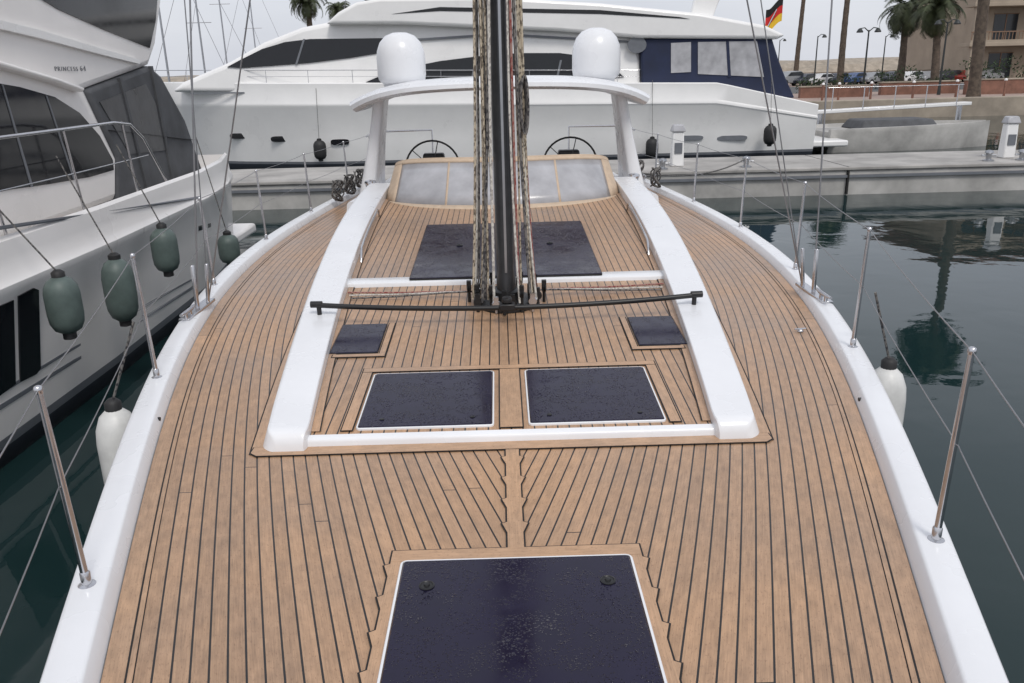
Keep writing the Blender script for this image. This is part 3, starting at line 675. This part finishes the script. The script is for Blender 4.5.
fprism([(170,92),(182,82),(205,72),(228,62),(262,42),(300,27),(345,18),(400,14),(520,10),(640,12),(642,96)],SY,4.1,'superstructure','yacht_white',by,bevel=.15,slant=.08)
fprism([(325,24),(338,12),(356,2),(380,-2),(470,-3),(530,-1),(600,3),(700,13),(765,25),(786,35),(778,39),(640,38),(560,31),(400,24)],SY-.25,4.6,'flybridge','yacht_white',by,bevel=.10)
fprism([(392,14),(440,7),(600,10),(680,17),(690,19),(600,14),(440,11)],SY-.262,.03,'flybridge_window','black_glass',by)
def ywin(px,name,mk='black_glass',dy=-.0,sl=.08):
    pts=[]
    z0=PY(400,94,SY).z
    for u,v in px:
        p=PY(u,v,SY); p=PY(u,v,SY+sl*max(0,(p.z-z0))-.02+dy); pts.append(p)
    g=MB(); g.prism(pts,[p+Vector((0,.05,0)) for p in pts]); return g.build(name,M[mk],by)
ywin([(227,67),(240,60),(262,49),(285,42),(310,39),(386,38),(389,44),(386,52),(350,58),(310,63),(270,66),(240,68)],'side_window')
ywin([(366,82),(380,76),(405,68),(440,61),(480,56),(520,53),(560,53),(590,57),(612,66),(624,77),(600,79),(540,81),(450,83),(400,84)],'side_window')
ywin([(303,39),(305,39),(297,65),(295,65)],'window_mullion','stripe',-.02)
for u in (400,475,560):
    ywin([(u,60),(u+2,60),(u-3,83),(u-5,83)],'window_mullion','stripe',-.02)
ywin([(190,92.5),(400,90.5),(640,92.5),(640,94),(400,92),(190,94)],'trim_line','stripe',-.03)
ywin([(395,40),(500,33),(636,41),(636,43),(500,35.5),(395,42)],'trim_line','stripe',-.03)
fprism([(641,39),(772,37),(779,60),(786,78),(795,98),(700,97),(642,92)],SY-.1,4.3,'canvas_enclosure','canvas_navy',by,bevel=.06)
fprism([(671,43),(691,42),(691,72),(671,73)],SY-.125,.02,'canvas_window','clear',by)
fprism([(698,42),(757,41),(764,77),(698,74)],SY-.125,.02,'canvas_window','clear',by)
fprism([(726,41),(729,41),(731,77),(728,77)],SY-.135,.02,'canvas_seam','canvas_navy',by)
c=PY(637,45,SY-.14); g=MB(); g.lathe((c.x,c.y,c.z),[(.12,-.01),(.30,-.01),(.30,.01),(.12,.01)],28,axis='y',sy=.8); g.build('emblem',M['stripe'],by,smooth=30)
fprism([(352,-6),(475,-8),(478,-12),(440,-16),(380,-15)],SY+.3,3.0,'bimini','canvas_grey',by,bevel=.03)
for dy_ in (.2,3.3): fprism([(690,18),(697,-10),(720,-20),(760,-22),(752,-10),(722,-6),(712,20)],SY+dy_,.25,'radar_arch','yacht_white',by,bevel=.04)
for u,v,w_ in ((239,136,9),(280,139,9),(340,142,9),(688,138,15),(732,138,15)):
    x_=PY(u,v,FY).x
    for _ in range(3):
        t=(x_-xb)/(xs_-xb); fl=flr(t); sh=sheer2(x_)
        zz=PY(u,v,FY).z
        yh=BY-hb2(x_)*float(np.interp(zz,[.26,.9,sh*.72],[fl*.955,fl*.6+.388,.992])); x_=PY(u,v,yh).x
    c=PY(u,v,yh-.015); sh_=.30 if u<600 else .16
    g=MB(); ww_=w_/825*27
    pts=[(c.x+ww_*(abs(math.cos(q))**.5)*math.copysign(1,math.cos(q)),c.z+ww_*sh_*(abs(math.sin(q))**.6)*math.copysign(1,math.sin(q))) for q in [2*math.pi*i/28 for i in range(28)]]
    g.prism([(a,c.y-.02,b2) for a,b2 in pts],[(a,c.y+.15,b2) for a,b2 in pts]); g.build('porthole',M['black_glass'] if u<600 else M['stripe'],by)
g=MB(); pts=[]
for x in frange(xb+.3,PY(640,88,FY).x,24):
    pts.append((x,BY-hb2(x)*.93,sheer2(x)+.38))
g.tube(pts,.014,6); g.tube([(p[0],p[1],p[2]-.19) for p in pts],.008,6)
for p in pts[::2]: g.tube([(p[0],p[1],p[2]-.38),p],.011,6)
g.build('guard_rail',M['steel'],by,smooth=60)
for u,v,lb in ((320,150,'black fender hanging left of the mast on the side of the long white yacht'),(652,148,'black fender hanging on the hull of the long white yacht right of the arch'),(770,135,'black fender hanging near the stern of the long white yacht')):
    c=PY(u,v,26.95); fender(c,.2,.62,'rubber',lb,(c.x,27.2,2.55),group=None)
fl_=thing('flag','black, red and gold horizontally striped flag flying over the stern of the long white yacht','flag',tuple(PY(762,36,28.5)))
g=MB(); pb_=PY(764,34,28.5); pt_=PY(786,-8,28.5); g.tube([pb_,pt_],.025,6); g.build('pole',M['steel'],fl_)
fm=[mat('flag_black',(.01,.01,.01),.8),mat('flag_red',(.55,.02,.02),.8),mat('flag_gold',(.75,.48,.03),.8)]
g=MB(); hp=PY(785,-3,28.5); rows=[]
for i in range(10):
    t=i/9; rows.append([(hp.x-.05-t*.55,hp.y-.06*math.sin(t*8),hp.z-.75*t*.55-h_*.72+.05*math.sin(t*7)) for h_ in (0,.333,.667,1)])
g.loft(rows,mis=[0,1,2]); g.build('cloth',fm,fl_,smooth=60)
def sailboat(u,Y,h,lb,hl=10):
    x=PY(u,72,Y).x; t=thing('moored_sailboat',lb,'sailing boat',(x,Y,0),None)
    g=MB(); rows=[]
    for k in frange(-1,1,14):
        hbm=1.5*(1-abs(k)**2.6)+.03; rows.append([(x+k*hl/2,Y-hbm,1.0+.2*k),(x+k*hl/2*.95,Y-hbm*.8,-.2),(x+k*hl/2*.95,Y+hbm*.8,-.2),(x+k*hl/2,Y+hbm,1.0+.2*k)])
    g.loft(rows,closed=True,capa=True,capb=True); g.build('hull',M['yacht_white'],t,smooth=60)
    g=MB(); g.box((x-2,Y-.9,1.0),(x+1.5,Y+.9,1.45),taper=.2); g.build('cabin',M['yacht_white'],t,bevel=.05)
    g=MB(); g.tube([(x,Y,1),(x,Y,h)],[.085,.06],8); g.tube([(x-1,Y,h*.55),(x+1,Y,h*.55)],.03,6); g.build('mast',M['alu'],t)
    g=MB(); g.tube([(x-hl/2,Y,1.1),(x,Y,h-.2)],.018,5); g.tube([(x+hl/2,Y,1.1),(x,Y,h)],.018,5); g.build('stay',M['wire'],t)
    g=MB(); g.tube([(x,Y,2.1),(x+3.6,Y,2.2)],.14,8); g.build('boom',M['canvas_navy'],t)
for u,Y,h,lb in ((168,62,15,'distant sailing boat with bare mast, leftmost beyond the yachts'),(205,70,13,'second distant sailing boat mast from the left'),(228,88,18,'third distant sailing boat mast from the left'),(258,100,15,'rightmost of the distant bare masts left of the palm top'),(410,50,19,'tall bare mast rising behind the long white yacht left of the near mast')):
    sailboat(u,Y,h,lb)
# ============================================================ PONTOON
pt=thing('pontoon','long pale concrete pontoon running across behind the sailing yacht','pontoon',(0,19,0))
PYE=22.0
g=MB(); g.box((-22,19.2,-.3),(60,PYE,.56)); g.build('float',M['concrete_side'],pt,bevel=.04)
g=MB(); g.box((-22,19.15,.56),(60,PYE+.05,.64)); g.build('walkway',M['concrete'],pt,bevel=.02)
for i in range(14):
    x=-20+i*5.6; g=MB(); g.box((x-.012,19.16,.6405),(x+.012,PYE,.6435)); g.build('expansion_joint',M['caulk'],pt)
    g=MB(); g.box((x-.02,19.12,.02),(x+.02,19.205,.56)); g.build('float_joint',M['caulk'],pt)
g=MB(); g.box((-22,19.13,.40),(60,19.195,.46)); g.build('rubbing_strip',M['stripe'],pt)
for i,u in enumerate((676,1002)):
    p=PZ(u,180,.64); x,y=PY(u,180,20.2).x,20.2
    t=thing('power_pedestal',['white power pedestal on the pontoon right of the sailing yacht arch','white power pedestal on the pontoon at the right edge'][i],'power pedestal',(x,y,.64))
    g=MB(); g.box((x-.15,y-.14,.64),(x+.15,y+.14,1.45),taper=.02); g.build('post',M['yacht_white'],t,bevel=.03)
    g=MB(); g.box((x-.17,y-.16,1.45),(x+.17,y+.16,1.62),taper=.05); g.build('lamp_head',M['clear'],t,bevel=.03)
    g=MB(); g.box((x-.09,y-.155,.95),(x+.09,y-.13,1.2)); g.build('socket_panel',M['stripe'],t)
for i,u in enumerate((662,745,985,1018)):
    x,y=PY(u,181,19.6).x,19.6
    t=thing('mooring_bollard',['bollard on the pontoon edge nearest the sailing yacht stern','bollard on the pontoon edge behind the right lifelines','bollard on the pontoon edge just left of the right power pedestal','bollard on the pontoon at the far right edge'][i],'bollard',(x,y,.64))
    g=MB(); g.lathe((x,y,.64),[(.13,0),(.13,.03),(.06,.05),(.06,.16),(.10,.20),(.09,.24),(.02,.26)],16); g.build('post',M['alu'],t,smooth=50)
    g=MB(); g.tube([(x-.17,y,.78),(x+.17,y,.78)],.02,8); g.build('cross_bar',M['alu'],t)
for i,(a,b_) in enumerate((((-1.85,11.4,1.55),(-3.4,19.4,.8)),((1.85,11.4,1.55),(PY(745,181,19.6).x,19.6,.85)),((1.85,11.45,1.55),(PY(662,181,19.6).x,19.6,.85)))):
    a=Vector(a); b_=Vector(b_); g=MB(); g.tube([a.lerp(b_,t)-Vector((0,0,1.4*t*(1-t)*.5)) for t in frange(0,1,14)],.014,6)
    o=g.build('mooring_line',M['rope_dark'],None,smooth=80); tag(o,['dark mooring line from the left stern of the sailing yacht to the pontoon','dark mooring line from the right stern running farther right along the pontoon','dark mooring line from the right stern straight back to the pontoon'][i],'mooring line')
lb=thing('low_boat','low grey white boat moored beyond the pontoon right of the long yacht','boat',(PY(900,140,30).x,30,0))
g=MB(); rows=[]
x0=PY(815,140,30).x; x1=PY(985,140,30).x
for k in frange(0,1,20):
    x=x0+(x1-x0)*k; hbm=1.4*(1-k**3*.9); h0=.78+.10*k
    rows.append([(x,30-hbm,h0),(x,30-hbm*1.02,h0-.12),(x,30-hbm*.8,-.2),(x,30+hbm*.8,-.2),(x,30+hbm*1.02,h0-.12),(x,30+hbm,h0),(x,30+hbm*.85,h0),(x,30+hbm*.82,h0-.1),(x,30-hbm*.82,h0-.1),(x,30-hbm*.85,h0)])
g.loft(rows,closed=True,capa=True,capb=True); g.build('hull',M['concrete_side'],lb,smooth=40)
g=MB(); g.box((x0+1.2,29.1,.7),(x0+4.0,30.9,1.02),taper=.2); g.build('cabin',M['canvas_grey'],lb,bevel=.06)
gw=thing('gangway','slim pale gangway with thin handrail above the low boat right of the long yacht','gangway',(PY(900,125,32.5).x,32.5,1))
xa,xz=PY(812,122,32.5).x,PY(965,122,32.5).x
g=MB(); g.prism([(xa,32.2,1.10),(xz,32.2,1.30),(xz,32.2,1.42),(xa,32.2,1.22)],[(xa,32.8,1.10),(xz,32.8,1.30),(xz,32.8,1.42),(xa,32.8,1.22)]); g.build('plank',M['yacht_white'],gw,bevel=.02)
g=MB()
for k in range(5):
    x=xa+(xz-xa)*(k+.5)/5; g.tube([(x,32.2,1.25),(x,32.2,2.05)],.02,6)
g.tube([(xa+.4,32.2,2.05),(xz-.4,32.2,2.05)],.015,6); g.build('handrail',M['steel'],gw)
g=MB(); g.tube([(xa+.3,32.5,-.5),(xa+.3,32.5,1.15)],.1,8); g.build('support',M['steel'],gw)
g=MB(); g.tube([(xz-.3,32.5,-.5),(xz-.3,32.5,1.32)],.1,8); g.build('support',M['steel'],gw)
# ============================================================ QUAY SIDE
def tree_palm(x,y,z0,h,cr,nf,label,seed,group=None):
    random.seed(seed); t=thing('palm_tree',label,'palm tree',(x,y,z0),group)
    pts=[];rr=[]
    for i in range(26):
        k=i/25; pts.append((x+.25*math.sin(k*2+seed),y,z0+h*k)); rr.append((.32-.12*k)*(1+.07*(i%2))*(1.25 if i==0 else 1)*(1.25 if k>.93 else 1))
    g=MB(); g.tube(pts,rr,12); g.build('trunk',M['trunk'],t,smooth=30)
    top=Vector(pts[-1]); g=MB()
    for f in range(nf):
        a=random.random()*2*math.pi; el=random.uniform(-.7,1.35); Ln=cr*random.uniform(.8,1.1)
        dirh=Vector((math.cos(a),math.sin(a),0)); side=Vector((-math.sin(a),math.cos(a),0))
        P=top.copy(); e=el; rib=[P.copy()]; K=12
        for i in range(K):
            P=P+(dirh*math.cos(e)+Vector((0,0,math.sin(e))))*Ln/K; e-=.13+.07*i/K*2; rib.append(P.copy())
        g.tube(rib,[.04*(1-.8*i/K) for i in range(K+1)],4,cap=False)
        for i in range(1,K+1):
            for q in (0,.5):
                Pm=rib[i-1].lerp(rib[i],q); tt=(i-1+q)/K; ll=Ln*.24*math.sin(math.pi*min(1,tt*.85+.12))+.1
                tang=(rib[i]-rib[i-1]).normalized()
                for s in (-1,1):
                    d_=(side*s*.8+tang*.55+Vector((0,0,-.35+random.uniform(-.2,.2)))).normalized(); wv=tang*.055*cr/3
                    g.add([Pm-wv,Pm+wv,Pm+d_*ll],[(0,1,2)])
    g.build('crown',M['frond'],t)
    g=MB()
    for k in range(40):
        a=random.random()*6.28; rr_=.25; zt=h-.1-random.random()*1.0
        c=Vector((top.x+rr_*math.cos(a),top.y+rr_*math.sin(a),z0+zt)); dd=Vector((math.cos(a)*.6,math.sin(a)*.6,-.9)); sd_=Vector((-math.sin(a),math.cos(a),0))*.06
        g.add([c-sd_,c+sd_,c+dd*.8],[(0,1,2)])
    g.build('dead_fronds',M['trunk'],t)
    return t
def ptree(u,vtop,Y,cr,nf,lb,seed):
    x=PY(u,80,Y).x; z=PY(u,vtop,Y).z; tree_palm(x,Y,.85,z-.85,cr,nf,lb,seed)
ptree(897,10,70,2.6,60,'palm tree with full crown left of the pair in front of the cars',1)
ptree(932,8,66,2.7,60,'palm tree with full crown, the right one of the visible pair',2)
ptree(975,-190,48,3.4,75,'tall palm trunk standing before the beige building, crown out of frame',3)
ptree(842,-60,85,2.6,60,'slim palm trunk rising between the lamp posts and the pair of palms',4)
ptree(797,-40,110,2.8,50,'slim distant palm trunk just right of the striped flag',5)
ptree(312,0,75,2.2,55,'palm crown peeping over the long white yacht',6)
ptree(345,10,95,2.0,45,'smaller palm crown over the long white yacht, right of the first',8)
def lamp(u,vt,Y,lb,double=False):
    p=PY(u,vt,Y); x=p.x; h=p.z; t=thing('street_lamp',lb,'street lamp',(x,Y,.85),'street lamps on the quay')
    g=MB(); g.tube([(x,Y,.85),(x,Y,1.6),(x,Y,h)],[.12,.075,.05],8); g.build('post',M['darkpost'],t)
    for s in ((-1,1) if double else (1,)):
        g=MB(); g.tube([(x,Y,h-.1),(x+s*.3,Y,h+.15),(x+s*.6,Y,h+.1)],.035,6); g.build('arm',M['darkpost'],t)
        g=MB(); g.lathe((x+s*.6,Y,h-.15),[(.2,0),(.22,.05),(.12,.22),(.03,.28)],12); g.build('lamp_head',M['darkpost'],t,smooth=50)
for u,vt,Y,lb,db in ((818,36,80,'street lamp leftmost, between flag and slim palm',0),(869,30,58,'street lamp with double arm left of the palm pair',1),(886,36,85,'street lamp small and distant beside the left palm',0),(948,22,55,'street lamp right of the palm pair before the building',1),(780,40,110,'farthest street lamp behind the stern canvas',0)):
    lamp(u,vt,Y,lb,bool(db))
bx0=PY(957,60,88).x; bl=thing('apartment_building','beige apartment building with balconies at the right edge behind palms','building',(bx0+10,92,.85))
g=MB(); g.box((bx0+2.0,88.0,.85),(bx0+34,104,17)); g.build('wall',M['plaster'],bl)
for k in range(4):
    z0=.85+3.7*(k+1)
    g=MB(); g.box((bx0,86.0,z0-.35),(bx0+34,88.0,z0)); g.build('balcony_slab',M['plaster'],bl,bevel=.03)
    g=MB(); g.box((bx0+.05,86.03,z0),(bx0+33.9,86.15,z0+.25)); g.build('balcony_kerb',M['plaster'],bl)
    g=MB(); g.box((bx0+.05,86.04,z0+.95),(bx0+33.9,86.12,z0+1.05))
    for j in range(100): g.box((bx0+.1+j*.338,86.06,z0+.25),(bx0+.16+j*.338,86.10,z0+.95))
    g.build('balcony_railing',M['parapet'],bl)
    for j in range(7):
        xx=bx0+3.2+j*4.4; g=MB(); g.box((xx,87.95,z0-3.4),(xx+2.4,87.99,z0-1.0)); wn_=g.build('window',M['dark_win'],bl)
        g=MB(); g.box((xx+1.15,87.91,z0-3.4),(xx+1.25,87.94,z0-1.0)); g.box((xx-.08,87.91,z0-1.0),(xx+2.48,87.96,z0-.92)); g.build('window_frame',M['parapet'],wn_)
for j in range(6):
    xx=bx0+.3+j*5.8; g=MB(); g.box((xx,86.2,.85),(xx+.45,86.65,15.3)); g.build('column',M['plaster'],bl)
g=MB(); g.box((bx0-.5,85.5,17),(bx0+34.5,104.5,17.5)); g.build('roof',M['terracotta'],bl)
def lowwall(u0,u1,Y,z1,mk,lb):
    a=PY(u0,100,Y).x; b_=PY(u1,100,Y).x; t=thing('planter_wall',lb,'wall',((a+b_)/2,Y,.85)); g=MB(); g.box((a,Y,.85),(b_,Y+.4,z1)); g.build('wall',M[mk],t)
    g=MB(); g.box((a-.05,Y-.05,z1),(b_+.05,Y+.45,z1+.09)); g.build('coping',M['stone'],t,bevel=.02); return a,b_
def hedge(a,b_,Y,z0,z1,lb,seed):
    random.seed(seed); g=MB()
    for k in range(int((b_-a)*110)):
        xx=random.uniform(a,b_); hh=.6+.4*math.sin(xx*1.7+seed)*math.sin(xx*.6)
        c=Vector((xx,random.uniform(Y,Y+1),z0+(z1-z0)*hh*random.random()**.6)); d1=Vector([random.uniform(-1,1) for _ in range(3)])*.15; d2=Vector([random.uniform(-1,1) for _ in range(3)])*.15
        g.add([c,c+d1,c+d2],[(0,1,2)])
    o=g.build('hedge',M['hedge']); tag(o,lb,'hedge')
a,b_=lowwall(800,868,55,1.5,'terracotta','low terracotta planter wall nearest the long yacht stern'); hedge(a,b_,55.5,1.2,2.4,'green hedge behind the terracotta wall nearest the yacht',1)
a,b_=lowwall(880,958,57,1.6,'terracotta','low terracotta planter wall under the palm pair'); hedge(a,b_,57.5,1.3,2.9,'green hedge behind the terracotta wall under the palms',2)
a,b_=lowwall(965,1080,54,1.7,'terracotta','low terracotta wall before the beige building'); hedge(a,b_,54.5,1.5,3.5,'green hedge before the beige building',3)
lowwall(790,1090,95,2.0,'stone','long stone wall behind the parked cars')
for i,(u,Y) in enumerate(((822,50),(838,50),(870,50.5),(912,50),(955,50),(1003,50))):
    x=PY(u,100,Y).x; t=thing('barrier_post','orange brown barrier post on the quay edge, '+['first','second','third','fourth','fifth','sixth'][i]+' from the left','post',(x,Y,.85),'barrier posts on the quay edge')
    g=MB(); g.tube([(x,Y,.85),(x,Y,1.75)],.07,10); g.build('shaft',M['terracotta'],t); g=MB(); g.lathe((x,Y,1.75),[(.09,0),(.09,.06),(.05,.12),(.01,.13)],10); g.build('cap',M['yacht_white'],t)
cp=[mat('car_silver',(.35,.36,.37),.3,.4),mat('car_dark',(.03,.035,.05),.25),mat('car_white',(.7,.7,.7),.3),mat('car_blue',(.04,.08,.2),.25),mat('car_red',(.25,.03,.02),.3)]
car=thing('parked_car','x','car',(0,0,0),'cars parked along the quay road')
prof=[(-2.1,.3),(-2.15,.65),(-1.95,.85),(-1.3,.95),(-.7,1.40),(.7,1.45),(1.4,1.0),(2.0,.92),(2.15,.6),(2.1,.3)]
g=MB(); g.prism([(x,-.85+.18*max(0,z-.95),z) for x,z in prof],[(x,.85-.18*max(0,z-.95),z) for x,z in prof]); g.build('body',cp[0],car,bevel=.06)
g=MB(); wp=[(-1.15,.98),(-.68,1.33),(.66,1.37),(1.2,1.0)]; g.prism([(x,-.86,z) for x,z in wp],[(x,.86,z) for x,z in wp]); g.build('window',M['dark_win'],car)
for x in (-1.35,1.35):
    for y in (-.8,.8):
        g=MB(); g.lathe((x,y,.32),[(.001,-.1),(.2,-.1),(.32,-.08),(.32,.08),(.2,.1),(.001,.1)],16,axis='y'); g.build('wheel',M['rubber'],car,smooth=40)
cn=['silver','dark','white','blue','red']
us=[790,806,822,838,856,874,892,912,930,950,968,988]
for i,u in enumerate(us):
    Y=88.-.2*(i%3); x=PY(u,80,Y).x; ci=[0,1,2,1,3,0,1,2,0,1,4,0][i]
    lab=f'{cn[ci]} parked car, '+['first','second','third','fourth','fifth','sixth','seventh','eighth','ninth','tenth','eleventh','twelfth'][i]+' from the left in the row'
    if i==0:
        car.location=(x,Y,.86); car.rotation_euler=(0,0,R(25)); car['label']=lab
    else:
        dup(car,(x,Y,.86),R(28+random.uniform(-8,8)),lab,mats={'body':cp[ci]},scale=.8)
# ============================================================ LIGHT
sc=bpy.context.scene
w=bpy.data.worlds.new('World'); sc.world=w; w.use_nodes=True; nt=w.node_tree; L=nt.links.new
bg=nt.nodes['Background']; sk=N(nt,'ShaderNodeTexSky',sky_type='NISHITA'); sk.sun_disc=False; sk.sun_elevation=R(52); sk.sun_rotation=R(200); sk.air_density=1; sk.dust_density=3
tc=N(nt,'ShaderNodeTexCoord'); mp=N(nt,'ShaderNodeMapping'); mp.inputs['Scale'].default_value=(1,1,3.5); L(tc.outputs['Generated'],mp.inputs['Vector'])
nz=N(nt,'ShaderNodeTexNoise',Scale=2.2,Detail=6,Roughness=.55); L(mp.outputs[0],nz.inputs['Vector'])
cr_=N(nt,'ShaderNodeMix',data_type='RGBA'); L(nz.outputs['Fac'],cr_.inputs[0]); cr_.inputs[6].default_value=(5.0,5.3,6.1,1); cr_.inputs[7].default_value=(8.3,8.4,8.8,1)
mx=N(nt,'ShaderNodeMix',data_type='RGBA'); mx.inputs[0].default_value=.86; L(sk.outputs[0],mx.inputs[6]); L(cr_.outputs[2],mx.inputs[7]); L(mx.outputs[2],bg.inputs['Color']); bg.inputs['Strength'].default_value=.116
sl=bpy.data.lights.new('sun','SUN'); so=bpy.data.objects.new('sun',sl); C.objects.link(so); sl.energy=1.5; sl.angle=R(16); sl.color=(1,.96,.90)
so.rotation_euler=(R(38),0,R(20))
sc.view_settings.view_transform='Standard'; sc.view_settings.look='None'; sc.view_settings.exposure=0
